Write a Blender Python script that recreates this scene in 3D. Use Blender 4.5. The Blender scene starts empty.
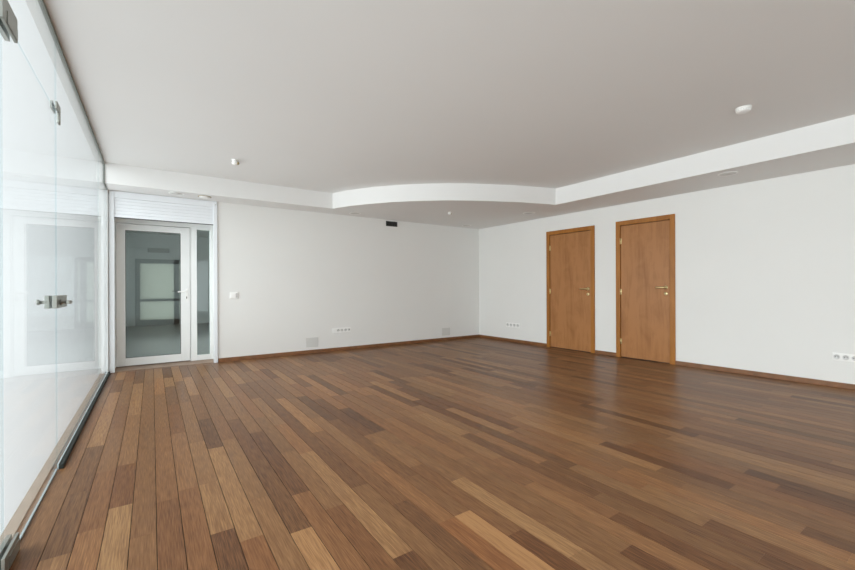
import bpy, bmesh, math, random
from mathutils import Vector, Matrix

random.seed(11)
SC = bpy.context.scene
COL = SC.collection

# ----------------------------------------------------------------- measures
H = 1.05                                   # lens height
RX, BY, GX = 5.79, 6.397, -0.455           # right wall, back wall, glass wall
CZ, SZ = 2.525, 2.285                      # ceiling, dropped border
FX, FY = 4.982, 5.977                      # faces of the dropped border
YB = -4.5                                  # wall behind the lens
OUT = -0.53                                # outer edge of floor slab and ceiling slab

LEAN = math.atan(0.0275)                   # the long wall stands 1.6 degrees off square
LEAN_M = Matrix.Translation((RX, 3.4, 0)) @ Matrix.Rotation(LEAN, 4, 'Z') @ Matrix.Translation((-RX, -3.4, 0))
def lean(o):
    if o.type == 'EMPTY':
        o.location = LEAN_M @ o.location; o.rotation_euler.z = LEAN
    else: o.data.transform(LEAN_M)
    return o

# ----------------------------------------------------------------- materials
def new_mat(name):
    m = bpy.data.materials.new(name); m.use_nodes = True
    nt = m.node_tree
    return m, nt, nt.nodes['Principled BSDF']

def N(nt, kind, **kw):
    n = nt.nodes.new(kind)
    for k, v in kw.items():
        if k in n.inputs: n.inputs[k].default_value = v
        else: setattr(n, k, v)
    return n

def plain(name, col, rough=0.5, metal=0.0, spec=0.5, var=0.0, vscale=6.0, bump=0.0, bscale=200.0):
    m, nt, b = new_mat(name)
    b.inputs['Roughness'].default_value = rough
    b.inputs['Metallic'].default_value = metal
    b.inputs['Specular IOR Level'].default_value = spec
    tc = N(nt, 'ShaderNodeTexCoord')
    nz = N(nt, 'ShaderNodeTexNoise', Scale=vscale, Detail=3.0)
    nt.links.new(tc.outputs['Object'], nz.inputs['Vector'])
    cr = N(nt, 'ShaderNodeValToRGB')
    c = Vector(col)
    cr.color_ramp.elements[0].position = 0.3; cr.color_ramp.elements[1].position = 0.7
    cr.color_ramp.elements[0].color = (*(c * (1 - var)), 1)
    cr.color_ramp.elements[1].color = (*(c * (1 + var)), 1)
    nt.links.new(nz.outputs['Fac'], cr.inputs['Fac'])
    nt.links.new(cr.outputs['Color'], b.inputs['Base Color'])
    if bump:
        n2 = N(nt, 'ShaderNodeTexNoise', Scale=bscale, Detail=2.0)
        nt.links.new(tc.outputs['Object'], n2.inputs['Vector'])
        bp = N(nt, 'ShaderNodeBump', Strength=bump, Distance=0.002)
        nt.links.new(n2.outputs['Fac'], bp.inputs['Height'])
        nt.links.new(bp.outputs['Normal'], b.inputs['Normal'])
    return m

def glass(name, tint, ior=1.5):
    """Sheet glass: see-through with the Fresnel mirror of each face."""
    m = bpy.data.materials.new(name); m.use_nodes = True
    nt = m.node_tree; nt.nodes.clear()
    out = N(nt, 'ShaderNodeOutputMaterial')
    mix = N(nt, 'ShaderNodeMixShader')
    tr = N(nt, 'ShaderNodeBsdfTransparent'); tr.inputs['Color'].default_value = (*tint, 1)
    gl = N(nt, 'ShaderNodeBsdfAnisotropic'); gl.inputs['Roughness'].default_value = 0.0
    fr = N(nt, 'ShaderNodeFresnel'); geo = N(nt, 'ShaderNodeNewGeometry')
    mp = N(nt, 'ShaderNodeMapRange')
    mp.inputs['To Min'].default_value = ior; mp.inputs['To Max'].default_value = 1 / ior
    nt.links.new(geo.outputs['Backfacing'], mp.inputs['Value'])
    nt.links.new(mp.outputs['Result'], fr.inputs['IOR'])
    nt.links.new(fr.outputs['Fac'], mix.inputs['Fac'])
    nt.links.new(tr.outputs[0], mix.inputs[1]); nt.links.new(gl.outputs[0], mix.inputs[2])
    nt.links.new(mix.outputs[0], out.inputs['Surface'])
    return m

def frosted(name, col):
    m = bpy.data.materials.new(name); m.use_nodes = True
    nt = m.node_tree; nt.nodes.clear()
    out = N(nt, 'ShaderNodeOutputMaterial'); mix = N(nt, 'ShaderNodeMixShader', Fac=0.7)
    d = N(nt, 'ShaderNodeBsdfDiffuse'); d.inputs['Color'].default_value = (*col, 1)
    t = N(nt, 'ShaderNodeBsdfTranslucent'); t.inputs['Color'].default_value = (*col, 1)
    nt.links.new(d.outputs[0], mix.inputs[1]); nt.links.new(t.outputs[0], mix.inputs[2])
    nt.links.new(mix.outputs[0], out.inputs['Surface'])
    return m

def veneer(name, lo, hi, rough, scale=(9, 9, 1.1), figure=True):
    """Wood with its grain along Z."""
    m, nt, b = new_mat(name)
    b.inputs['Roughness'].default_value = rough
    b.inputs['Specular IOR Level'].default_value = 0.25
    tc = N(nt, 'ShaderNodeTexCoord')
    mp = N(nt, 'ShaderNodeMapping'); mp.inputs['Scale'].default_value = scale
    nt.links.new(tc.outputs['Object'], mp.inputs['Vector'])
    n1 = N(nt, 'ShaderNodeTexNoise', Scale=1.0, Detail=5.0, Roughness=0.6, Distortion=0.6)
    nt.links.new(mp.outputs[0], n1.inputs['Vector'])
    mp2 = N(nt, 'ShaderNodeMapping'); mp2.inputs['Scale'].default_value = (140, 140, 3.0)
    nt.links.new(tc.outputs['Object'], mp2.inputs['Vector'])
    n2 = N(nt, 'ShaderNodeTexNoise', Scale=1.0, Detail=3.0)
    nt.links.new(mp2.outputs[0], n2.inputs['Vector'])
    mp3 = N(nt, 'ShaderNodeMapping'); mp3.inputs['Scale'].default_value = (5, 5, 4.0)
    nt.links.new(tc.outputs['Object'], mp3.inputs['Vector'])
    n3 = N(nt, 'ShaderNodeTexNoise', Scale=1.0, Detail=3.0, Distortion=1.0)
    nt.links.new(mp3.outputs[0], n3.inputs['Vector'])
    a = N(nt, 'ShaderNodeMath', operation='MULTIPLY_ADD'); a.inputs[1].default_value = 0.35
    nt.links.new(n2.outputs['Fac'], a.inputs[0]); nt.links.new(n1.outputs['Fac'], a.inputs[2])
    a2 = N(nt, 'ShaderNodeMath', operation='MULTIPLY_ADD'); a2.inputs[1].default_value = 0.5 if figure else 0.15
    nt.links.new(n3.outputs['Fac'], a2.inputs[0]); nt.links.new(a.outputs[0], a2.inputs[2])
    cr = N(nt, 'ShaderNodeValToRGB')
    cr.color_ramp.elements[0].position = 0.70 if figure else 0.55; cr.color_ramp.elements[0].color = (*lo, 1)
    cr.color_ramp.elements[1].position = 1.18 if figure else 1.0; cr.color_ramp.elements[1].color = (*hi, 1)
    nt.links.new(a2.outputs[0], cr.inputs['Fac'])
    nt.links.new(cr.outputs['Color'], b.inputs['Base Color'])
    return m

def floor_mat():
    m, nt, b = new_mat('merbau_planks')
    L = nt.links.new
    at = N(nt, 'ShaderNodeAttribute'); at.attribute_name = 'plank'
    sep = N(nt, 'ShaderNodeSeparateColor'); L(at.outputs['Color'], sep.inputs['Color'])
    cr = N(nt, 'ShaderNodeValToRGB')
    e = cr.color_ramp.elements
    e[0].position = 0.0; e[0].color = FLOOR_COLS[0]
    e[1].position = 1.0; e[1].color = FLOOR_COLS[3]
    x = e.new(0.33); x.color = FLOOR_COLS[1]
    x = e.new(0.68); x.color = FLOOR_COLS[2]
    tc = N(nt, 'ShaderNodeTexCoord')
    off = N(nt, 'ShaderNodeCombineXYZ')
    k = N(nt, 'ShaderNodeMath', operation='MULTIPLY'); k.inputs[1].default_value = 37.0
    L(sep.outputs['Blue'], k.inputs[0]); L(k.outputs[0], off.inputs['Y']); L(k.outputs[0], off.inputs['Z'])
    add = N(nt, 'ShaderNodeVectorMath', operation='ADD'); L(tc.outputs['Object'], add.inputs[0]); L(off.outputs[0], add.inputs[1])
    mp = N(nt, 'ShaderNodeMapping'); mp.inputs['Scale'].default_value = (30, 1.6, 1)
    L(add.outputs[0], mp.inputs['Vector'])
    n1 = N(nt, 'ShaderNodeTexNoise', Scale=1.0, Detail=4.0, Roughness=0.6, Distortion=0.5); L(mp.outputs[0], n1.inputs['Vector'])
    mp2 = N(nt, 'ShaderNodeMapping'); mp2.inputs['Scale'].default_value = (300, 10, 1)
    L(add.outputs[0], mp2.inputs['Vector'])
    n2 = N(nt, 'ShaderNodeTexNoise', Scale=1.0, Detail=2.0); L(mp2.outputs[0], n2.inputs['Vector'])
    f1 = N(nt, 'ShaderNodeMath', operation='MULTIPLY_ADD'); f1.inputs[1].default_value = 0.38; L(n1.outputs['Fac'], f1.inputs[0]); L(sep.outputs['Red'], f1.inputs[2])
    f2 = N(nt, 'ShaderNodeMath', operation='MULTIPLY_ADD'); f2.inputs[1].default_value = 1.15; L(n2.outputs['Fac'], f2.inputs[0]); L(f1.outputs[0], f2.inputs[2])
    f3 = N(nt, 'ShaderNodeMath', operation='SUBTRACT'); f3.inputs[1].default_value = 0.765; L(f2.outputs[0], f3.inputs[0])
    L(f3.outputs[0], cr.inputs['Fac'])
    hs = N(nt, 'ShaderNodeMix', data_type='RGBA', blend_type='MULTIPLY')
    hs.inputs['B'].default_value = (1.06, 0.88, 0.80, 1)
    L(sep.outputs['Green'], hs.inputs['Factor']); L(cr.outputs['Color'], hs.inputs['A'])
    L(hs.outputs['Result'], b.inputs['Base Color'])
    rg = N(nt, 'ShaderNodeMapRange'); rg.inputs['To Min'].default_value = 0.26; rg.inputs['To Max'].default_value = 0.42
    L(n1.outputs['Fac'], rg.inputs['Value']); L(rg.outputs[0], b.inputs['Roughness'])
    b.inputs['Specular IOR Level'].default_value = 0.10
    bp = N(nt, 'ShaderNodeBump', Strength=0.06, Distance=0.001); L(n2.outputs['Fac'], bp.inputs['Height']); L(bp.outputs[0], b.inputs['Normal'])
    return m

FLOOR_COLS = [(0.074, 0.035, 0.020, 1), (0.156, 0.078, 0.038, 1), (0.240, 0.127, 0.060, 1), (0.372, 0.214, 0.098, 1)]

M = {
    'wall':    plain('wall_paint', (0.81, 0.81, 0.79), 0.75, spec=0.2, var=0.008, vscale=1.5, bump=0.06, bscale=260),
    'ceil':    plain('ceiling_paint', (0.82, 0.82, 0.81), 0.85, spec=0.15, var=0.006, vscale=1.2),
    'planks':  floor_mat(),
    'gap':     plain('joint_filler', (0.035, 0.035, 0.03), 0.9, spec=0.1),
    'door':    veneer('door_veneer', (0.300, 0.128, 0.044), (0.405, 0.184, 0.068), 0.38),
    'frame':   veneer('door_frame_wood', (0.290, 0.110, 0.020), (0.43, 0.180, 0.038), 0.36, figure=False),
    'base':    plain('baseboard_wood', (0.205, 0.088, 0.034), 0.35, var=0.18, vscale=14),
    'pvc':     plain('white_door_profile', (0.85, 0.86, 0.85), 0.32, var=0.005),
    'shutter': plain('shutter_aluminium', (0.84, 0.87, 0.90), 0.35, var=0.006),
    'plastic': plain('white_plastic', (0.92, 0.92, 0.90), 0.35, var=0.004),
    'plate':   plain('grey_cover_plate', (0.66, 0.66, 0.635), 0.55, var=0.01),
    'disc':    plain('grey_disc_cover', (0.68, 0.67, 0.65), 0.6, var=0.01),
    'pin':     plain('dark_insert', (0.10, 0.10, 0.095), 0.5),
    'rocker':  plain('grey_rocker', (0.58, 0.57, 0.56), 0.4),
    'socketw': plain('socket_well', (0.66, 0.66, 0.65), 0.4),
    'black':   plain('black_grille', (0.022, 0.021, 0.017), 0.6),
    'seal':    plain('dark_rubber', (0.03, 0.03, 0.028), 0.6),
    'steel':   plain('satin_steel', (0.33, 0.34, 0.31), 0.42, metal=0.8, var=0.03, vscale=60),
    'steelp':  plain('pale_steel_edge', (0.72, 0.75, 0.73), 0.3, metal=0.5),
    'channel': plain('grey_channel', (0.032, 0.036, 0.032), 0.7, spec=0.15),
    'chrail':  plain('bright_channel_lip', (0.62, 0.70, 0.72), 0.25, metal=0.5),
    'brass':   plain('brass', (0.72, 0.60, 0.32), 0.28, metal=1.0, var=0.03, vscale=60),
    'oldbrass': plain('dull_brass', (0.42, 0.34, 0.19), 0.4, metal=0.8),
    'glass':   glass('clear_sheet_glass', (0.932, 0.966, 0.974), 1.12),
    'tglass':  glass('grey_tinted_glass', (0.88, 0.945, 0.935)),
    'frost':   frosted('frosted_glass', (0.66, 0.68, 0.64)),
    'head':    plain('grey_green_head_profile', (0.20, 0.22, 0.20), 0.5),
    'strip':   plain('beige_threshold', (0.46, 0.38, 0.31), 0.6, var=0.06, vscale=8),
    'hallpaint': plain('grey_hall_paint', (0.72, 0.74, 0.735), 0.7, var=0.01),
    'sill':    plain('worn_threshold_wood', (0.30, 0.20, 0.14), 0.5, var=0.12, vscale=18),
    'halltile': plain('grey_hall_floor', (0.26, 0.27, 0.265), 0.4, var=0.04, vscale=3),
    'grey':    plain('grey_profile', (0.42, 0.45, 0.45), 0.4),
}

# ----------------------------------------------------------------- mesh helpers
class MB:
    def __init__(self): self.bm = bmesh.new()
    def box(self, x0, x1, y0, y1, z0, z1, bev=0.0, mi=0, seg=2):
        r = bmesh.ops.create_cube(self.bm, size=1.0)
        vs = r['verts']
        for v in vs:
            v.co = Vector(((x0 + x1) / 2 + v.co.x * (x1 - x0), (y0 + y1) / 2 + v.co.y * (y1 - y0), (z0 + z1) / 2 + v.co.z * (z1 - z0)))
        fs = {f for v in vs for f in v.link_faces}
        for f in fs: f.material_index = mi
        if bev:
            es = list({e for v in vs for e in v.link_edges})
            rb = bmesh.ops.bevel(self.bm, geom=es, offset=bev, segments=seg, profile=0.5, affect='EDGES')
            for f in rb['faces']: f.material_index = mi
        return self
    def prism(self, pts, z0, z1, mi=0):
        bot = [self.bm.verts.new((x, y, z0)) for x, y in pts]
        top = [self.bm.verts.new((x, y, z1)) for x, y in pts]
        n = len(pts); fs = []
        fs.append(self.bm.faces.new(bot[::-1])); fs.append(self.bm.faces.new(top))
        for i in range(n):
            fs.append(self.bm.faces.new((bot[i], bot[(i + 1) % n], top[(i + 1) % n], top[i])))
        for f in fs: f.material_index = mi
        return self
    def prism_x(self, pts, x0, x1, mi=0):
        """pts in (y, z), extruded along X."""
        a = [self.bm.verts.new((x0, y, z)) for y, z in pts]
        b = [self.bm.verts.new((x1, y, z)) for y, z in pts]
        n = len(pts)
        fs = [self.bm.faces.new(a[::-1]), self.bm.faces.new(b)]
        for i in range(n):
            fs.append(self.bm.faces.new((a[i], a[(i + 1) % n], b[(i + 1) % n], b[i])))
        for f in fs: f.material_index = mi
        return self
    def lathe(self, c, axis, prof, seg=32, mi=0):
        """prof: (radius, height along axis) from one end to the other."""
        axis = Vector(axis).normalized(); c = Vector(c)
        u = axis.orthogonal().normalized(); v = axis.cross(u)
        rings = []
        for r, h in prof:
            if r < 1e-6: rings.append([self.bm.verts.new(c + axis * h)])
            else: rings.append([self.bm.verts.new(c + axis * h + (u * math.cos(t) + v * math.sin(t)) * r) for t in [2 * math.pi * i / seg for i in range(seg)]])
        fs = []
        for a, b in zip(rings, rings[1:]):
            for i in range(seg):
                j = (i + 1) % seg
                if len(a) == 1 and len(b) == 1: continue
                if len(a) == 1: fs.append(self.bm.faces.new((a[0], b[j], b[i])))
                elif len(b) == 1: fs.append(self.bm.faces.new((a[i], a[j], b[0])))
                else: fs.append(self.bm.faces.new((a[i], a[j], b[j], b[i])))
        for f in fs: f.material_index = mi; f.smooth = True
        return self
    def tube(self, pts, r, seg=12, mi=0):
        pts = [Vector(p) for p in pts]; rings = []
        for i, p in enumerate(pts):
            d = (pts[min(i + 1, len(pts) - 1)] - pts[max(i - 1, 0)]).normalized()
            u = d.cross(Vector((0, 0, 1)))
            if u.length < 1e-3: u = d.cross(Vector((0, 1, 0)))
            u.normalize(); v = d.cross(u)
            rings.append([self.bm.verts.new(p + (u * math.cos(t) + v * math.sin(t)) * r) for t in [2 * math.pi * k / seg for k in range(seg)]])
        fs = [self.bm.faces.new(rings[0][::-1]), self.bm.faces.new(rings[-1])]
        for a, b in zip(rings, rings[1:]):
            for i in range(seg):
                j = (i + 1) % seg
                f = self.bm.faces.new((a[i], a[j], b[j], b[i])); f.smooth = True; fs.append(f)
        for f in fs: f.material_index = mi
        return self
    def build(self, name, mats, parent=None, origin=None):
        if not isinstance(mats, (list, tuple)): mats = [mats]
        bmesh.ops.recalc_face_normals(self.bm, faces=self.bm.faces[:])
        o0 = Vector((0, 0, 0))
        if parent is not None: o0 = root_of(parent)
        elif origin is not None: o0 = Vector(origin)
        bmesh.ops.translate(self.bm, verts=self.bm.verts[:], vec=-o0)
        me = bpy.data.meshes.new(name); self.bm.to_mesh(me); self.bm.free()
        for m in mats: me.materials.append(m)
        o = bpy.data.objects.new(name, me); COL.objects.link(o)
        if parent is not None: o.parent = parent
        elif origin is not None: o.location = o0
        return o

def root_of(o):
    while o.parent is not None: o = o.parent
    return Vector(o.location)

def tag(o, label, cat, group=None, kind=None):
    o['label'] = label; o['category'] = cat
    if group: o['group'] = group
    if kind: o['kind'] = kind
    return o

def empty(name, loc, label, cat, group=None, kind=None):
    o = bpy.data.objects.new(name, None); COL.objects.link(o); o.location = loc
    o.empty_display_size = 0.1
    return tag(o, label, cat, group, kind)

# ================================================================= FLOOR
W, X0 = 0.094, 0.013
XF = RX + 0.22
# plank ends seen in the photograph: x, y, tone of the plank beyond, tone of the plank on this side, redness of this side
JOINTS = [
    (-0.316, 2.126, 0.36, 0.66, 0.1),
    (-0.316, 3.463, 0.75, 0.33, 0.1),
    (-0.316, 5.151, 0.30, 0.72, 0.0),
    (-0.316, 5.829, 0.70, 0.30, 0.1),
    (-0.128, 2.439, 0.33, 0.82, 0.0),
    (-0.128, 2.999, 0.80, 0.33, 0.6),
    (-0.128, 4.139, 0.70, 0.36, 0.2),
    (-0.128, 5.487, 0.30, 0.68, 0.0),
    (0.060, 2.375, 0.75, 0.38, 0.5),
    (0.060, 3.646, 0.72, 0.28, 0.4),
    (0.060, 4.806, 0.70, 0.33, 0.2),
    (0.154, 2.446, 0.58, 0.48, 0.6),
    (0.154, 5.127, 0.66, 0.36, 0.1),
    (0.248, 1.935, 0.72, 0.22, 0.3),
    (0.248, 2.460, 0.55, 0.68, 0.1),
    (0.248, 3.163, 0.36, 0.72, 0.1),
    (0.248, 4.336, 0.40, 0.68, 0.1),
    (0.342, 1.811, 0.80, 0.48, 0.7),
    (0.342, 2.977, 0.20, 0.70, 0.1),
    (0.342, 3.680, 0.45, 0.20, 0.1),
    (0.342, 4.564, 0.70, 0.38, 0.2),
    (0.530, 1.750, 0.28, 0.88, 0.0),
    (0.624, 3.126, 0.70, 0.22, 0.3),
    (0.624, 4.287, 0.70, 0.28, 0.1),
    (0.718, 1.841, 0.52, 0.38, 0.5),
    (0.812, 1.360, 0.70, 0.22, 0.3),
    (0.812, 2.557, 0.58, 0.75, 0.0),
    (0.812, 4.810, 0.70, 0.30, 0.1),
    (1.000, 1.699, 0.60, 0.30, 0.2),
    (1.000, 2.877, 0.72, 0.22, 0.3),
    (1.000, 4.888, 0.55, 0.36, 0.1),
    (1.094, 1.448, 0.60, 0.55, 1.0),
    (1.188, 1.452, 0.36, 0.98, 0.0),
    (1.188, 1.899, 0.08, 0.50, 0.2),
    (1.188, 3.066, 0.18, 0.60, 0.2),
    (1.282, 4.466, 0.70, 0.48, 0.5),
    (1.376, 1.724, 0.42, 0.80, 0.1),
    (1.376, 2.621, 0.12, 0.58, 0.1),
    (1.376, 3.298, 0.60, 0.12, 0.1),
    (1.564, 0.881, 0.65, 0.20, 0.4),
    (1.564, 1.924, 0.60, 0.35, 0.1),
    (1.564, 4.789, 0.50, 0.20, 0.0),
    (1.752, 1.797, 0.40, 0.52, 0.4),
    (1.752, 2.954, 0.45, 0.82, 0.1),
    (1.752, 3.568, 0.65, 0.45, 0.2),
    (1.940, 1.601, 0.60, 0.32, 0.1),
    (1.940, 3.899, 0.50, 0.22, 0.0),
    (2.034, 0.774, 0.60, 0.30, 0.3),
    (2.316, 0.514, 0.62, 0.25, 0.1),
    (2.316, 0.986, 0.50, 0.45, 0.1),
    (2.504, 0.834, 0.20, 0.50, 0.2),
    (2.692, 0.698, 0.45, 0.20, 0.0),
    (2.786, 0.861, 0.45, 0.12, 0.0),
    (3.162, 2.188, 0.50, 0.20, 0.1),
]
def build_floor():
    bm = bmesh.new()
    cols = []
    def plank(x0, x1, y0, y1, tone, red, rnd):
        zt, zb = 0.0, -0.006
        v = [bm.verts.new(p) for p in ((x0, y0, zt), (x1, y0, zt), (x1, y1, zt), (x0, y1, zt), (x0, y0, zb), (x1, y0, zb), (x1, y1, zb), (x0, y1, zb))]
        for idx in ((0, 1, 2, 3), (0, 4, 5, 1), (1, 5, 6, 2), (2, 6, 7, 3), (3, 7, 4, 0)):
            f = bm.faces.new([v[i] for i in idx]); f.material_index = 0
            cols.append((tone, red, rnd, 1.0))
    k0 = math.floor((OUT - X0) / W); k1 = math.ceil((XF - X0) / W)
    by_row = {}
    for (x, y, far, near, red) in JOINTS:
        by_row.setdefault(math.floor((x - X0) / W), []).append((y, far, near, red))
    rng = random.Random(5)
    ya, yb = YB, BY + 0.01
    for k in range(k0, k1):
        x0, x1 = max(OUT, X0 + k * W + 0.0014), min(XF, X0 + (k + 1) * W - 0.0014)
        if x1 - x0 < 0.004: continue
        js = sorted(by_row.get(k, []))
        ends = [(ya - rng.uniform(0.05, 0.5), None, None, 0)]
        def fill(y_from, y_to):
            span = y_to - y_from
            if span < 1.25: return
            n = max(1, round(span / 0.85)); cuts = []
            for i in range(1, n):
                cuts.append(y_from + span * (i + rng.uniform(-0.24, 0.24)) / n)
            for c in cuts: ends.append((c, None, None, 0))
        for j in js + [(yb, None, None, 0)]:
            fill(ends[-1][0], j[0]); ends.append(j)
        for a, b in zip(ends, ends[1:]):
            t = [v for v in (a[1], b[2]) if v is not None]   # a[1]: tone beyond a; b[2]: tone before b
            if t: tone = sum(t) / len(t)
            else:
                q = rng.random()
                tone = rng.uniform(0.20, 0.32) if q < 0.20 else (rng.uniform(0.38, 0.60) if q < 0.78 else rng.uniform(0.60, 0.76))
            tone = 0.5 + (tone - 0.5) * 1.0
            red = b[3] if b[3] else rng.choice((0.0, 0.1, 0.2, 0.35, 0.5))
            y0, y1 = max(a[0], ya), min(b[0], yb)
            if y1 - y0 < 0.01: continue
            plank(x0, x1, y0 + 0.0002, y1 - 0.0002, tone, red, rng.random())
    # slab under the planks
    r = bmesh.ops.create_cube(bm, size=1.0)
    for v in r['verts']:
        v.co = Vector(((OUT + XF) / 2 + v.co.x * (XF - OUT), (ya + yb) / 2 + v.co.y * (yb - ya), -0.078 + v.co.z * 0.15))
    sf = {f for v in r['verts'] for f in v.link_faces}
    for f in sf: f.material_index = 1
    me = bpy.data.meshes.new('floor'); bm.to_mesh(me); bm.free()
    ca = me.color_attributes.new('plank', 'FLOAT_COLOR', 'CORNER')
    nf = len(cols)
    for p in me.polygons:
        c = cols[p.index] if p.index < nf else (0.3, 0, 0, 1)
        for li in p.loop_indices: ca.data[li].color = c
    me.materials.append(M['planks']); me.materials.append(M['gap'])
    o = bpy.data.objects.new('floor', me); COL.objects.link(o)
    tag(o, 'brown hardwood plank floor with thin dark joints', 'floor', kind='structure')
build_floor()

# ================================================================= SHELL
def struct(o, label, cat): return tag(o, label, cat, kind='structure')

ceil = MB().box(OUT, RX + 0.4, YB - 0.2, BY + 0.42, CZ, CZ + 0.2).build('ceiling', M['ceil'])
struct(ceil, 'plain white plastered ceiling', 'ceiling')

ARC = [(2.317, 5.977), (2.410, 5.745), (2.520, 5.535), (2.625, 5.355), (2.738, 5.200), (2.860, 5.048), (2.990, 4.910), (3.100, 4.805), (3.230, 4.692),
       (3.380, 4.573), (3.535, 4.466), (3.690, 4.372), (3.850, 4.287), (4.030, 4.200), (4.210, 4.122), (4.395, 4.046), (4.580, 3.980), (4.770, 3.920), (FX, 3.865)]
def smooth(pts, n=4):
    out = []
    for i in range(len(pts) - 1):
        p0 = Vector(pts[max(i - 1, 0)]); p1 = Vector(pts[i]); p2 = Vector(pts[i + 1]); p3 = Vector(pts[min(i + 2, len(pts) - 1)])
        for k in range(n):
            t = k / n
            out.append(tuple(0.5 * ((2 * p1) + (p2 - p0) * t + (2 * p0 - 5 * p1 + 4 * p2 - p3) * t * t + (3 * p1 - p0 - 3 * p2 + p3) * t ** 3)))
    return out + [pts[-1]]
poly = [(OUT, BY), (OUT, FY)] + smooth(ARC, 8) + [(FX, YB), (RX + 0.2, YB), (RX + 0.2, BY)]
sof = MB().prism(poly, SZ, CZ).build('trim_1', M['ceil'])
struct(sof, 'dropped white plaster border with curved corner running round the ceiling edge', 'ceiling border')

# doors on the right wall: outer frame in y, height
WD = [dict(y0=3.741, y1=4.657, zt=2.028), dict(y0=2.569, y1=3.391, zt=2.034)]
wr = MB()
ys = [YB - 0.1] + sorted([v for d in WD for v in (d['y0'] + 0.012, d['y1'] - 0.012)]) + [BY + 0.03]
for a, b in ((ys[0], ys[1]), (ys[2], ys[3]), (ys[4], ys[5])): wr.box(RX, RX + 0.2, a, b, 0.0, CZ)
for a, b, d in ((ys[1], ys[2], WD[1]), (ys[3], ys[4], WD[0])):
    wr.box(RX, RX + 0.2, a, b, d['zt'] - 0.012, CZ)
    wr.box(RX + 0.075, RX + 0.2, a, b, 0.0, d['zt'] - 0.012)
struct(lean(wr.build('wall_right', M['wall'])), 'long white plastered wall with two wooden doors', 'wall')

BD = 6.70                                  # face of the glazed door, deep in its opening
DX0, DX1, DZ = -0.447, 0.768, 2.285        # opening of the white glazed door
wb = MB()
wb.box(OUT - 0.02, DX0, BY, BY + 0.42, 0.0, CZ)
wb.box(DX1, RX + 0.4, BY, BY + 0.42, 0.0, CZ)
wb.box(DX0, DX1, BY, BY + 0.42, DZ, CZ)
struct(wb.build('wall_back', M['wall']), 'white plastered wall with the glazed white door', 'wall')

WX0, WX1, WZ0, WZ1 = 1.2, 5.4, 0.10, 2.20     # unseen window added behind the lens to brighten the far walls
wq = MB()
wq.box(OUT, WX0, YB - 0.2, YB, -0.1, CZ); wq.box(WX1, RX + 0.4, YB - 0.2, YB, -0.1, CZ)
wq.box(WX0, WX1, YB - 0.2, YB, -0.1, WZ0); wq.box(WX0, WX1, YB - 0.2, YB, WZ1, CZ)
struct(wq.build('wall_front', M['wall']), 'white wall with a wide window added for light, facing the glazed white door', 'wall')
wn = empty('window_added', ((WX0 + WX1) / 2, YB - 0.1, WZ0), 'wide white framed window added for light in the wall facing the glazed white door', 'window', kind='structure')
fm = MB()
for a in (WX0, (WX0 * 2 + WX1) / 3 - 0.03, (WX0 + WX1 * 2) / 3 - 0.03, WX1 - 0.06): fm.box(a, a + 0.06, YB - 0.14, YB - 0.07, WZ0, WZ1)
fm.box(WX0, WX1, YB - 0.138, YB - 0.072, WZ0, WZ0 + 0.06); fm.box(WX0, WX1, YB - 0.138, YB - 0.072, WZ1 - 0.06, WZ1)
fm.build('window_frame', M['pvc'], wn)
MB().box(WX0 + 0.02, WX1 - 0.02, YB - 0.11, YB - 0.10, WZ0 + 0.02, WZ1 - 0.02).build('pane', M['glass'], wn)

def skirting(name, x0, x1, y0, y1, label):
    o = MB().box(x0, x1, y0, y1, 0.0, 0.057, bev=0.004).build(name, M['base'])
    if 'right' in name: lean(o)
    struct(o, label, 'baseboard')
skirting('baseboard_back', 0.772, RX - 0.08, BY - 0.014, BY, 'narrow brown wooden baseboard along the wall of the glazed door')
skirting('baseboard_right', RX - 0.014, RX, WD[0]['y1'], BY + 0.004, 'short brown baseboard between the room corner and the wooden door nearer it')
skirting('baseboard_right.001', RX - 0.014, RX, WD[1]['y1'], WD[0]['y0'], 'very short brown baseboard piece between the two wooden doors')
skirting('baseboard_right.002', RX - 0.014, RX, YB, WD[1]['y0'], 'long brown baseboard running under the near sockets to the wooden door')

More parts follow.
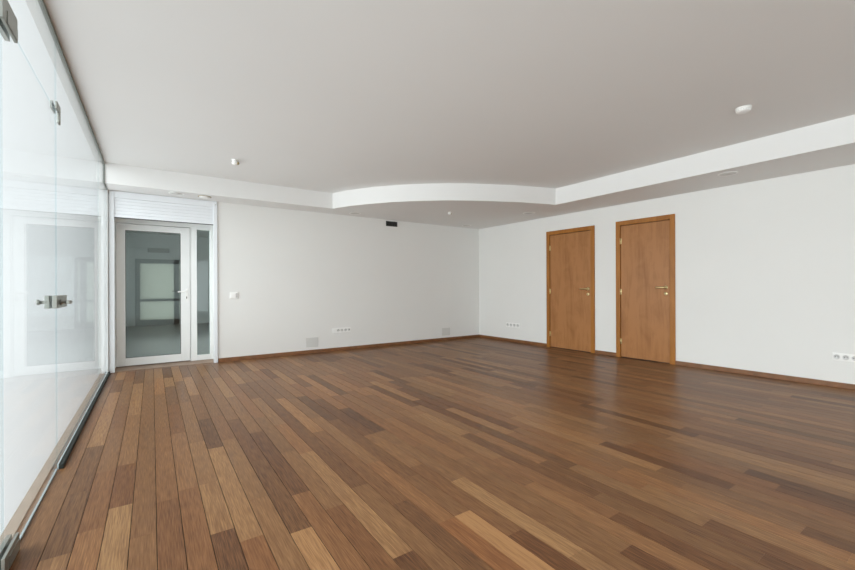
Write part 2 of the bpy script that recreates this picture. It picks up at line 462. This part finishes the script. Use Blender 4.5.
# ================================================================= WOODEN DOORS
def wooden_door(n, d, lever_z, label):
    y0, y1, zt = d['y0'], d['y1'], d['zt']
    r = empty('door_%d' % n, (RX, (y0 + y1) / 2, 0), label, 'door', 'plain wooden doors', 'structure')
    fw = 0.066; xf = RX - 0.018
    fr = MB()
    for a, b in ((y0, y0 + fw), (y1 - fw, y1)): fr.box(xf, RX, a, b, 0.0, zt, bev=0.003)
    fr.box(xf, RX, y0 + fw, y1 - fw, zt - fw, zt, bev=0.003)
    for a, b in ((y0 + 0.012, y0 + fw), (y1 - fw, y1 - 0.012)): fr.box(RX, RX + 0.07, a, b, 0.0, zt - 0.012)
    fr.box(RX, RX + 0.07, y0 + fw, y1 - fw, zt - fw, zt - 0.012)
    fr.build('door_frame', M['frame'], r)['label'] = 'orange-brown wooden door frame'
    g = 0.006
    leaf = MB().box(RX - 0.004, RX + 0.036, y0 + fw + g, y1 - fw - g, 0.012, zt - fw - g, bev=0.002).build('door_leaf', M['door'], r)
    MB().box(RX + 0.037, RX + 0.066, y0 + fw, y1 - fw, 0.0, zt - fw).build('rebate', M['seal'], r)
    for z in (1.735, 0.98, 0.24):
        h = MB()
        h.lathe((RX - 0.012, y1 - fw - 0.001, z - 0.045), (0, 0, 1), [(0, 0), (0.0075, 0.0), (0.0075, 0.09), (0, 0.09)], 14)
        h.box(RX - 0.0072, RX - 0.004, y1 - fw - 0.018, y1 - fw - 0.004, z - 0.04, z + 0.04)
        h.build('hinge', M['brass'], r)['label'] = 'brass hinge'
    yh = y0 + fw + 0.052
    hd = MB()
    xl = RX - 0.004
    hd.lathe((xl, yh, lever_z), (-1, 0, 0), [(0, 0), (0.025, 0.0), (0.025, 0.006), (0.021, 0.009), (0.010, 0.010), (0.010, 0.045), (0, 0.045)], 24)
    hd.tube([(xl - 0.046, yh - 0.004, lever_z), (xl - 0.048, yh + 0.02, lever_z), (xl - 0.048, yh + 0.08, lever_z), (xl - 0.045, yh + 0.108, lever_z), (xl - 0.036, yh + 0.117, lever_z)], 0.0105, 12)
    hd.build('lever_handle', M['brass'], r)['label'] = 'brass lever handle'
    kz = lever_z - 0.085
    ke = MB().lathe((xl, yh, kz), (-1, 0, 0), [(0, 0), (0.024, 0.0), (0.024, 0.006), (0.020, 0.009), (0, 0.009)], 24).build('keyhole_plate', M['brass'], r)
    MB().box(xl - 0.0105, xl - 0.008, yh - 0.003, yh + 0.003, kz - 0.013, kz + 0.010).build('keyhole', M['pin'], ke)
    lean(r)
wooden_door(1, WD[0], 1.022, 'plain brown wooden door with brass lever, the one nearer the room corner')
wooden_door(2, WD[1], 1.042, 'plain brown wooden door with brass lever, the one farther from the room corner')

# ================================================================= WHITE GLAZED DOOR
gd = empty('door_3', (0.16, BD, 0), 'white framed door with grey tinted glass, sidelight and shutter box above', 'door', kind='structure')
def ring(x0, x1, z0, z1, ix0, ix1, iz0, iz1, y0, y1, bev=0.004):
    m = MB()
    m.box(x0, ix0, y0, y1, z0, z1, bev); m.box(ix1, x1, y0, y1, z0, z1, bev)
    m.box(ix0, ix1, y0, y1, iz1, z1, bev); m.box(ix0, ix1, y0, y1, z0, iz0, bev)
    return m
YL = BD + 0.012
outer = MB()
outer.box(-0.411, -0.400, BD - 0.004, BD + 0.09, 0.004, 1.993)
outer.box(0.457, 0.466, YL + 0.006, BD + 0.09, 0.004, 1.993)
outer.box(0.742, 0.757, BD - 0.004, BD + 0.09, 0.004, 1.993)
outer.box(-0.400, 0.742, YL + 0.004, BD + 0.09, 1.932, 1.993)
outer.build('outer_frame', M['pvc'], gd)
sh = ring(-0.394, 0.450, 0.017, 1.921, -0.295, 0.337, 0.121, 1.838, YL, YL + 0.065).build('door_leaf', M['pvc'], gd)
MB().box(-0.297, 0.339, YL + 0.022, YL + 0.034, 0.119, 1.840).build('pane', M['tglass'], sh)['label'] = 'grey tinted glass pane'
bd = MB()
for (a, b, c, d) in ((-0.295, -0.290, 0.121, 1.838), (0.332, 0.337, 0.121, 1.838), (-0.290, 0.332, 1.833, 1.838), (-0.290, 0.332, 0.121, 0.126)):
    bd.box(a, b, YL + 0.008, YL + 0.022, c, d)
bd.build('glazing_bead', M['seal'], sh)
sd = ring(0.467, 0.742, 0.005, 1.932, 0.538, 0.704, 0.079, 1.908, YL + 0.004, YL + 0.065).build('sidelight', M['pvc'], gd)
MB().box(0.536, 0.706, YL + 0.024, YL + 0.036, 0.077, 1.910).build('pane', M['tglass'], sd)
lk = MB().box(0.394, 0.423, YL - 0.010, YL, 0.888, 1.055, bev=0.004).build('handle_plate', M['plastic'], gd)
MB().lathe((0.4085, YL - 0.010, 1.010), (0, -1, 0), [(0, 0), (0.011, 0), (0.010, 0.04), (0, 0.04)], 16).tube([(0.412, YL - 0.048, 1.010), (0.39, YL - 0.052, 1.010), (0.325, YL - 0.052, 1.006), (0.2985, YL - 0.048, 1.004)], 0.010).build('lever_handle', M['plastic'], gd)
MB().box(0.403, 0.4135, YL - 0.0125, YL - 0.010, 0.909, 0.937).build('keyhole', M['pin'], lk)
for z in (0.35, 1.60):
    MB().lathe((-0.397, YL - 0.006, z - 0.04), (0, 0, 1), [(0, 0), (0.008, 0), (0.008, 0.08), (0, 0.08)], 12).build('hinge', M['pvc'], gd)
MB().box(DX0, DX1, BD + 0.002, BD + 0.09, 1.993, DZ).box(DX0, -0.411, BD + 0.002, BD + 0.09, 0.004, 1.993).box(0.757, DX1, BD + 0.002, BD + 0.09, 0.004, 1.993).build('surround', M['pvc'], gd)
for a, b in ((-0.444, -0.390), (0.716, 0.765)):
    MB().box(a, b, BY - 0.020, BY + 0.012, 0.0, SZ - 0.003, bev=0.003).build('shutter_guide', M['shutter'], gd)
MB().box(-0.390, 0.716, BY - 0.014, BY + 0.12, 2.200, SZ - 0.003, bev=0.002).build('shutter_box', M['shutter'], gd)
sl = MB()
z = 1.956
while z < 2.19:
    sl.box(-0.390, 0.716, BY - 0.006, BY + 0.010, z, min(z + 0.0395, 2.198), bev=0.0022)
    z += 0.041
sl.build('roller_shutter', M['shutter'], gd)
MB().box(-0.390, 0.716, BY - 0.004, BY + 0.012, 1.947, 1.956).build('shutter_lip', M['seal'], gd)
MB().lathe((0.742, BY - 0.020, 2.235), (0, -1, 0), [(0, 0), (0.008, 0), (0.008, 0.003), (0, 0.003)], 14).build('screw_cap', M['rocker'], gd)
MB().box(DX0, DX1, BY + 0.002, BD + 0.09, 0.0, 0.004).build('threshold', M['sill'], gd)['label'] = 'pale brown wooden threshold'

# ================================================================= GLASS WALL
G0, G1 = GX - 0.010, GX
def pane(name, pts, label):
    r = empty(name, (GX, sum(p[0] for p in pts) / len(pts), 0), label, 'window', kind='structure')
    MB().prism_x(pts, G0, G1).build('pane', M['glass'], r)
    return r
S1, S2, S3 = 2.117, 3.142, 5.412           # seams
w1 = pane('window_1', [(S2 + 0.002, 0.012), (S3 - 0.0015, 0.012), (S3 - 0.0015, CZ - 0.001), (S2 + 0.002, CZ - 0.001)],
          'large frameless glass panel in the floor channel beside the glass door')
MB().box(GX + 0.002, GX + 0.024, S2 + 0.004, BY - 0.062, 0.0, 0.026, bev=0.002).build('floor_channel', M['channel'], w1)['label'] = 'dark grey floor channel'
MB().box(GX - 0.004, GX + 0.003, S2 + 0.004, BY - 0.062, 0.0, 0.030, bev=0.001).build('channel_lip', M['chrail'], w1)['label'] = 'bright channel lip'
w2 = pane('window_2', [(S3 + 0.0015, 0.012), (BY - 0.066, 0.012), (BY - 0.066, SZ - 0.001), (FY - 0.001, SZ - 0.001), (FY - 0.001, CZ - 0.001), (S3 + 0.0015, CZ - 0.001)],
          'narrow frameless glass panel ending at the white corner post')
w3 = pane('window_3', [(S1 + 0.002, 2.083), (S2 - 0.002, 2.083), (S2 - 0.002, CZ - 0.001), (S1 + 0.002, CZ - 0.001)], 'short glass panel above the frameless glass door')
w4 = pane('window_4', [(YB, 0.012), (S1 - 0.002, 0.012), (S1 - 0.002, CZ - 0.001), (YB, CZ - 0.001)], 'frameless glass panel on the hinge side of the glass door')
# slim head profile under the ceiling
struct(MB().box(GX - 0.014, GX + 0.004, YB, FY - 0.008, CZ - 0.028, CZ).box(GX - 0.014, GX + 0.006, FY - 0.008, FY, SZ, CZ)
       .box(GX - 0.014, GX + 0.006, FY - 0.008, BY - 0.06, SZ - 0.008, SZ).build('trim_2', M['head']), 'slim grey head profile where the glass panels meet the ceiling', 'trim')
struct(MB().box(OUT - 0.004, GX - 0.034, YB, BY, 0.0, 0.004).build('trim_4', M['strip']), 'beige threshold strip outside the glass wall', 'threshold')
struct(MB().box(GX - 0.034, GX + 0.004, BY - 0.062, BY, 0.0, SZ, bev=0.003).build('trim_3', M['pvc']), 'white corner post between glass wall and glazed door', 'trim')

gdr = empty('door_4', (GX, S1, 0), 'frameless glass door with steel corner fittings and steel lock', 'door', kind='structure')
MB().prism_x([(S1 + 0.002, 0.010), (S2 - 0.002, 0.010), (S2 - 0.002, 2.079), (S1 + 0.002, 2.079)], G0, G1).build('pane', M['glass'], gdr)
def patch(z0, z1, notch):
    p = MB()
    p.box(GX + 0.001, GX + 0.011, S1 - 0.045, S1 + 0.150, z0, z1, bev=0.0008)
    p.box(GX - 0.026, GX - 0.011, S1 - 0.045, S1 + 0.150, z0, z1, bev=0.0008)
    o = p.build('pivot_fitting', M['steel'], gdr)
    c = MB()
    c.box(GX + 0.011, GX + 0.014, S1 + 0.004, S1 + 0.140, z0 + 0.004, z0 + 0.050, bev=0.0006)
    c.build('cover_plate', M['steel'], o)
patch(2.040, 2.135, True)
patch(0.004, 0.072, False)
# fitting that joins the short upper panel to the fixed panel over the lock side
jf = MB()
jf.box(GX + 0.001, GX + 0.011, S2 - 0.055, S2 + 0.050, 2.083, 2.125, bev=0.002)
jf.box(GX + 0.001, GX + 0.011, S2 + 0.004, S2 + 0.050, 2.020, 2.083, bev=0.002)
jf.box(GX - 0.021, GX - 0.011, S2 - 0.055, S2 + 0.050, 2.083, 2.125, bev=0.002)
jf.build('corner_fitting', M['steel'], w3)
lc = MB().box(GX + 0.001, GX + 0.021, S2 - 0.150, S2 - 0.006, 0.943, 1.014, bev=0.002).box(GX - 0.031, GX - 0.011, S2 - 0.150, S2 - 0.006, 0.943, 1.014, bev=0.002).build('lock_case', M['steel'], gdr)
kp = MB().box(GX + 0.001, GX + 0.021, S2 + 0.004, S2 + 0.160, 0.943, 1.014, bev=0.002).build('lock_keeper', M['steel'], w1)
yh = S2 - 0.055
lv = MB()
lv.lathe((GX + 0.021, yh, 0.976), (1, 0, 0), [(0, 0), (0.017, 0), (0.017, 0.006), (0.0095, 0.008), (0.0095, 0.045), (0, 0.045)], 20)
lv.box(GX + 0.055, GX + 0.072, yh - 0.070, yh + 0.012, 0.966, 0.986, bev=0.004)
lv.build('lever_handle', M['steel'], lc)
lo = MB()
lo.lathe((GX - 0.031, yh, 0.976), (-1, 0, 0), [(0, 0), (0.017, 0), (0.017, 0.006), (0.0095, 0.008), (0.0095, 0.04), (0, 0.04)], 20)
lo.lathe((GX - 0.065, yh, 0.976), (-1, 0, 0), [(0, 0), (0.014, 0), (0.016, 0.012), (0, 0.014)], 20)
lo.build('lever_handle', M['steel'], lc)
MB().box(GX - 0.009, GX - 0.001, S1 + 0.18, S2 - 0.004, 0.001, 0.010).build('bottom_seal', M['chrail'], gdr)

# ================================================================= HALL BEHIND THE GLAZED DOOR
HX0, HX1, HY0, HY1, HZ = -0.95, 1.95, BY + 0.42, 14.0, 2.62
struct(MB().prism([(-0.53, BY + 0.012), (HX1 + 0.15, BY + 0.012), (HX1 + 0.15, HY1 + 0.2), (HX0 - 0.08, HY1 + 0.2)], -0.15, 0.0).build('floor_hall', M['halltile']), 'grey hall floor behind the glazed white door', 'floor')
struct(MB().prism([(-0.55, HY0), (HX1 + 0.15, HY0), (HX1 + 0.15, HY1 + 0.2), (HX0 - 0.08, HY1 + 0.2)], HZ, HZ + 0.15).build('ceiling_hall', M['ceil']), 'hall ceiling behind the glazed white door', 'ceiling')
wl = MB()
hx = lambda y: -0.47 - 0.48 * (y - HY0) / (HY1 - HY0)
def hwall(y0, y1, z0, z1): wl.prism([(hx(y0) - 0.08, y0), (hx(y0), y0), (hx(y1), y1), (hx(y1) - 0.08, y1)], z0, z1)
hwall(HY0, 7.2, 0.0, HZ); hwall(10.0, HY1, 0.0, HZ)
hwall(7.2, 10.0, 0.0, 0.4); hwall(7.2, 10.0, 2.45, HZ)  # unseen opening added here so that daylight brightens the hall
struct(wl.build('wall_hall_left', M['hallpaint']), 'hall wall with an opening added to let daylight in', 'wall')
struct(MB().box(HX1, HX1 + 0.15, HY0, HY1, 0.0, HZ).build('wall_hall_right', M['hallpaint']), 'plain hall wall behind the glazed white door', 'wall')
struct(MB().box(HX1, RX + 0.4, BY + 0.42, BY + 0.5, -0.1, HZ).build('wall_hall_front', M['wall']), 'back of the wall beside the hall', 'wall')
# far door: jambs at x, with transom bar, sidelight
fx0, fx1, fs1, fz0, fz1 = FARDOOR = (-0.285, 0.53, 0.72, 0.03, 1.78)
wf = MB()
wf.box(HX0 - 0.08, fx0 - 0.11, HY1, HY1 + 0.2, 0.0, HZ); wf.box(fs1 + 0.06, HX1 + 0.15, HY1, HY1 + 0.2, 0.0, HZ)
wf.box(fx0 - 0.11, fs1 + 0.06, HY1, HY1 + 0.2, fz1 + 0.12, HZ)
struct(wf.build('wall_hall_back', M['hallpaint']), 'hall end wall holding the grey framed frosted door', 'wall')
hd = empty('door_5', (0.2, HY1, 0), 'grey framed frosted glass door at the far end of the hall, seen through the glazed door', 'door', kind='structure')
fr = MB()
y0, y1 = HY1 - 0.03, HY1 + 0.06
fr.box(fx0 - 0.11, fx0, y0, y1, 0.0, fz1 + 0.12); fr.box(fx1, fx1 + 0.13, y0, y1, 0.0, fz1 + 0.12); fr.box(fs1, fs1 + 0.06, y0, y1, 0.0, fz1 + 0.12)
fr.box(fx0, fs1, y0, y1, fz1, fz1 + 0.12); fr.box(fx0, fs1, y0, y1, 0.0, 0.16); fr.box(fx0, fs1, y0, y1, 0.69, 0.76)
fr.build('door_frame', M['grey'], hd)
MB().box(fx0, fs1, HY1 + 0.01, HY1 + 0.02, 0.16, fz1).build('frosted_pane', M['frost'], hd)
MB().tube([(fx1 + 0.06, y0, 0.98), (fx1 + 0.06, y0 - 0.05, 0.98), (fx1 - 0.05, y0 - 0.055, 0.98)], 0.011).build('lever_handle', M['steel'], hd)
vt = empty('wall_vent', (0.15, HY1, 2.16), 'dim slotted vent above the far frosted door, seen through the tinted pane', 'vent')
MB().box(-0.10, 0.42, HY1 - 0.03, HY1, 2.10, 2.22, bev=0.004).build('vent_frame', M['grey'], vt)
v = MB()
for i in range(4): v.box(-0.08, 0.40, HY1 - 0.036, HY1 - 0.028, 2.112 + i * 0.026, 2.124 + i * 0.026)
v.build('slats', M['disc'], vt)

# ================================================================= WALL FIXTURES
# black grille high on the back wall
g = empty('wall_vent', (3.60, BY, 2.17), 'small black ventilation grille high on the white wall below the dropped border', 'vent')
ring(3.484, 3.715, 2.170, 2.258, 3.492, 3.707, 2.178, 2.250, BY - 0.010, BY, 0.001).build('vent_frame', M['black'], g)
MB().box(3.490, 3.709, BY - 0.003, BY, 2.176, 2.252).build('backing', M['black'], g)
v = MB()
for i in range(5): v.box(3.492, 3.707, BY - 0.008, BY - 0.004, 2.181 + i * 0.0145, 2.187 + i * 0.0145)
v.build('slats', M['seal'], g)

def cover(x0, x1, z0, z1, label):
    r = empty('cover_plate', ((x0 + x1) / 2, BY, z0), label, 'cover plate', 'grey square cover plates low on the wall')
    MB().box(x0, x1, BY - 0.006, BY, z0, z1, bev=0.002).build('plate', M['plate'], r)
    rim = MB()
    t = 0.004
    rim.box(x0 - t, x0, BY - 0.004, BY, z0 - t, z1 + t); rim.box(x1, x1 + t, BY - 0.004, BY, z0 - t, z1 + t)
    rim.box(x0, x1, BY - 0.004, BY, z1, z1 + t); rim.box(x0, x1, BY - 0.004, BY, z0 - t, z0)
    rim.build('rim', M['disc'], r)
cover(2.032, 2.220, 0.106, 0.250, 'larger grey square cover plate above the baseboard, below the five-socket strip')
cover(4.735, 4.925, 0.102, 0.245, 'grey square cover plate low on the wall close to the room corner')

def sockets(place, n, pitch, z0, z1, label, blank=()):
    """place(u, d): point at u along the strip, d out of the wall."""
    a = place(0, 0); b = place(n * pitch, 0)
    root = empty('socket_strip', ((a[0] + b[0]) / 2, (a[1] + b[1]) / 2, z0), label, 'socket', 'wall socket strips')
    def bx(m, u0, u1, d0, d1, q0, q1, bev=0.0):
        p, q = place(u0, d0), place(u1, d1)
        m.box(min(p[0], q[0]), max(p[0], q[0]), min(p[1], q[1]), max(p[1], q[1]), q0, q1, bev)
    m = MB(); bx(m, 0, n * pitch, 0, 0.008, z0, z1, 0.003); m.build('face_plate', M['plastic'], root)
    zc = (z0 + z1) / 2; r = min(pitch, z1 - z0) * 0.34
    dvec = Vector(place(0, 1)) - Vector(place(0, 0))
    for i in range(n):
        u = (i + 0.5) * pitch
        fm = MB(); bx(fm, u - pitch * 0.45, u + pitch * 0.45, 0.008, 0.0105, zc - pitch * 0.45, zc + pitch * 0.45, 0.001)
        if i in blank:
            fm.build('blank_insert', M['plastic'], root); continue
        c = place(u, 0.0105)
        so = fm.build('socket', M['plastic'], root)
        MB().lathe((*c, zc), (dvec.x, dvec.y, 0), [(r * 1.08, 0.0), (r * 1.08, 0.002), (r * 0.98, 0.002), (r * 0.95, 0.0005), (0, 0.0005)], 24).build('well', M['socketw'], so)
        pm = MB()
        for s in (-1, 1):
            q = place(u + s * 0.0095, 0.0112); pm.lathe((*q, zc), (dvec.x, dvec.y, 0), [(0, 0), (0.0042, 0), (0.0042, 0.001), (0, 0.001)], 10)
        pm.build('pin_hole', M['pin'], so)
    return root
sockets(lambda u, d: (2.470 + u, BY - d), 5, 0.064, 0.302, 0.384, 'white five-gang socket strip on the wall of the glazed door', blank=(0,))
lean(sockets(lambda u, d: (RX - d, 5.622 - u), 4, 0.0855, 0.280, 0.366, 'pale four-gang socket strip between the room corner and the wooden door'))
lean(sockets(lambda u, d: (RX - d, 1.065 - u), 5, 0.066, 0.281, 0.359, 'white socket strip on the long wall beyond the door farther from the corner'))

sw = empty('light_switch', (0.98, BY, 0.90), 'white double light switch beside the glazed white door', 'switch')
MB().box(0.926, 1.034, BY - 0.009, BY, 0.903, 0.999, bev=0.004).build('face_plate', M['plastic'], sw)
MB().box(0.940, 0.998, BY - 0.013, BY - 0.009, 0.918, 0.984, bev=0.002).build('rocker', M['plastic'], sw)
MB().box(1.002, 1.026, BY - 0.013, BY - 0.009, 0.918, 0.984, bev=0.002).build('rocker', M['rocker'], sw)

# ================================================================= CEILING FIXTURES
def dome(loc, r, label):
    root = empty('ceiling_sensor', loc, label, 'sensor', 'small white ceiling sensors')
    MB().lathe(loc, (0, 0, -1), [(0, 0), (r * 0.9, 0.0), (r * 0.9, 0.004), (r * 0.6, 0.010), (0, 0.010)], 28).build('base', M['plastic'], root)
    pr = [(0, 0.008)] + [(r * 0.86 * math.sin(t), 0.010 + r * 0.62 * (1 - math.cos(t))) for t in [math.pi * i / 14 for i in range(1, 14)]] + [(0, 0.010 + r * 1.24)]
    MB().lathe(loc, (0, 0, -1), pr, 28).build('ball', M['plastic'], root)
    o = Vector(loc) + Vector((r * 0.66, -r * 0.45, -0.012 - r * 0.6))
    MB().lathe(o, (0.8, -0.55, -0.25), [(0, -0.01), (r * 0.42, -0.01), (r * 0.40, r * 0.20), (r * 0.28, r * 0.27), (0, r * 0.27)], 18).build('lens', M['oldbrass'], root)
dome((0.789, 5.047, CZ), 0.042, 'small white ball sensor on the ceiling above the glazed white door')
dome((4.005, 5.196, SZ), 0.030, 'tiny white ball sensor under the curved dropped border')

sd = empty('smoke_detector', (4.032, 1.256, CZ), 'round white smoke detector with slotted side on the plain ceiling', 'smoke detector')
MB().lathe((4.032, 1.256, CZ), (0, 0, -1), [(0, 0), (0.054, 0.0), (0.055, 0.010), (0.050, 0.012), (0, 0.012)], 40).build('base', M['plastic'], sd)
MB().lathe((4.032, 1.256, CZ - 0.012), (0, 0, -1), [(0, 0), (0.047, 0.0), (0.050, 0.005), (0.049, 0.016), (0.042, 0.022), (0.02, 0.025), (0, 0.025)], 40).build('body', M['plastic'], sd)
s = MB()
for i in range(18):
    t = 2 * math.pi * i / 18
    c = Vector((4.032 + 0.0492 * math.cos(t), 1.256 + 0.0492 * math.sin(t), CZ - 0.023))
    s.box(c.x - 0.0022, c.x + 0.0022, c.y - 0.0022, c.y + 0.0022, c.z - 0.004, c.z + 0.004)
s.build('vent_slots', M['plate'], sd)

def disc(x, y, r, label, brass=False):
    root = empty('recessed_downlight', (x, y, SZ), label, 'downlight', 'round covers set flush in the dropped border')
    MB().lathe((x, y, SZ), (0, 0, -1), [(r * 0.80, 0.0), (r, 0.0), (r, 0.0025), (r * 0.93, 0.005), (r * 0.84, 0.004), (r * 0.80, 0.0)], 40).build('rim', M['plastic'] if not brass else M['oldbrass'], root)
    MB().lathe((x, y, SZ), (0, 0, -1), [(0, 0.0), (r * 0.83, 0.0), (r * 0.83, 0.002), (0, 0.002)] if not brass else [(0, 0.0), (r * 0.83, 0.0), (r * 0.78, 0.012), (r * 0.4, 0.02), (0, 0.022)], 40).build('cover', M['disc'] if not brass else M['plastic'], root)
disc(0.262, 6.130, 0.088, 'flush grey round cover over the glazed door, beside the brass-rimmed one')
disc(0.585, 6.140, 0.082, 'brass-rimmed white round ceiling light over the glazed door', True)
disc(2.768, 6.145, 0.095, 'flush grey round cover in the dropped border next to where its curve starts')
disc(5.168, 6.148, 0.095, 'flush grey round cover in the dropped border by the room corner')
disc(5.163, 4.540, 0.098, 'flush grey round cover in the dropped border before the wooden door nearer the corner')
disc(5.196, 1.760, 0.092, 'flush grey round cover in the dropped border nearest the smoke detector')

# ================================================================= DAYLIGHT
w = bpy.data.worlds.new('overcast_sky'); SC.world = w; w.use_nodes = True
nt = w.node_tree; nt.nodes.clear()
out = N(nt, 'ShaderNodeOutputWorld'); bg = N(nt, 'ShaderNodeBackground')
tc = N(nt, 'ShaderNodeTexCoord')
SKY_BASE, SKY_SIDE, SKY_BACK = 1.46, 4.85, 2.6
GROUND, ZENITH = 0.85, 1.70
def bright_part(direction, lo, hi, peak):
    dot = N(nt, 'ShaderNodeVectorMath', operation='DOT_PRODUCT'); dot.inputs[1].default_value = direction
    nt.links.new(tc.outputs['Generated'], dot.inputs[0])
    r = N(nt, 'ShaderNodeMapRange'); r.interpolation_type = 'SMOOTHSTEP'
    r.inputs['From Min'].default_value = lo; r.inputs['From Max'].default_value = hi
    r.inputs['To Min'].default_value = 0.0; r.inputs['To Max'].default_value = peak
    nt.links.new(dot.outputs['Value'], r.inputs['Value'])
    return r
la, lb = bright_part((-1, 0, 0), 0.42, 0.97, SKY_SIDE), bright_part((0, -1, 0), 0.70, 0.98, SKY_BACK)
mr = N(nt, 'ShaderNodeMath', operation='ADD')
nt.links.new(la.outputs['Result'], mr.inputs[0]); nt.links.new(lb.outputs['Result'], mr.inputs[1])
sx = N(nt, 'ShaderNodeSeparateXYZ'); nt.links.new(tc.outputs['Generated'], sx.inputs[0])
zm = N(nt, 'ShaderNodeMapRange'); zm.interpolation_type = 'SMOOTHSTEP'
zm.inputs['From Min'].default_value = -0.05; zm.inputs['From Max'].default_value = 0.75
zm.inputs['To Min'].default_value = GROUND; zm.inputs['To Max'].default_value = ZENITH
nt.links.new(sx.outputs['Z'], zm.inputs['Value'])
gm = N(nt, 'ShaderNodeMapRange'); gm.interpolation_type = 'SMOOTHSTEP'   # the street below darkens towards the foot of the house
gm.inputs['From Min'].default_value = -0.75; gm.inputs['From Max'].default_value = -0.02
gm.inputs['To Min'].default_value = 0.60; gm.inputs['To Max'].default_value = 1.0
nt.links.new(sx.outputs['Z'], gm.inputs['Value'])
mg = N(nt, 'ShaderNodeMath', operation='MULTIPLY')
nt.links.new(zm.outputs['Result'], mg.inputs[0]); nt.links.new(gm.outputs['Result'], mg.inputs[1])
ml = N(nt, 'ShaderNodeMath', operation='MULTIPLY')
nt.links.new(mr.outputs[0], ml.inputs[0]); nt.links.new(mg.outputs[0], ml.inputs[1])
ad = N(nt, 'ShaderNodeMath', operation='ADD'); ad.inputs[1].default_value = SKY_BASE
nt.links.new(ml.outputs[0], ad.inputs[0]); nt.links.new(ad.outputs[0], bg.inputs['Strength'])
nt.links.new(bg.outputs[0], out.inputs['Surface'])

# ================================================================= CAMERA
f_px, yaw, hy, roll = 401.446, 0.6012, 287.769, -0.00372
cd = bpy.data.cameras.new('camera'); cam = bpy.data.objects.new('camera', cd); COL.objects.link(cam)
cd.sensor_fit = 'HORIZONTAL'; cd.sensor_width = 36.0
cd.lens = f_px / 855 * 36.0
cd.shift_y = (hy - 285.0) / 855
cd.clip_start = 0.02
fwd = Vector((math.sin(yaw), math.cos(yaw), 0)); rgt = Vector((math.cos(yaw), -math.sin(yaw), 0)); up = Vector((0, 0, 1))
cr_, sr_ = math.cos(roll), math.sin(roll)
# image u' = u cos - v sin, v' = u sin + v cos (v down)
R_ = rgt * cr_ + up * sr_          # axis along which u' grows
U_ = up * cr_ - rgt * sr_          # axis along which v' falls
cam.matrix_world = Matrix(((R_.x, U_.x, -fwd.x, 0), (R_.y, U_.y, -fwd.y, 0), (R_.z, U_.z, -fwd.z, H), (0, 0, 0, 1)))
SC.camera = cam

SC.view_settings.view_transform = 'Standard'
SC.view_settings.look = 'None'
SC.view_settings.exposure = 0.0
SC.view_settings.gamma = 1.0
SC.view_settings.use_curve_mapping = False
SC.cycles.max_bounces = 14
SC.cycles.diffuse_bounces = 8
SC.cycles.glossy_bounces = 6
SC.cycles.transparent_max_bounces = 24
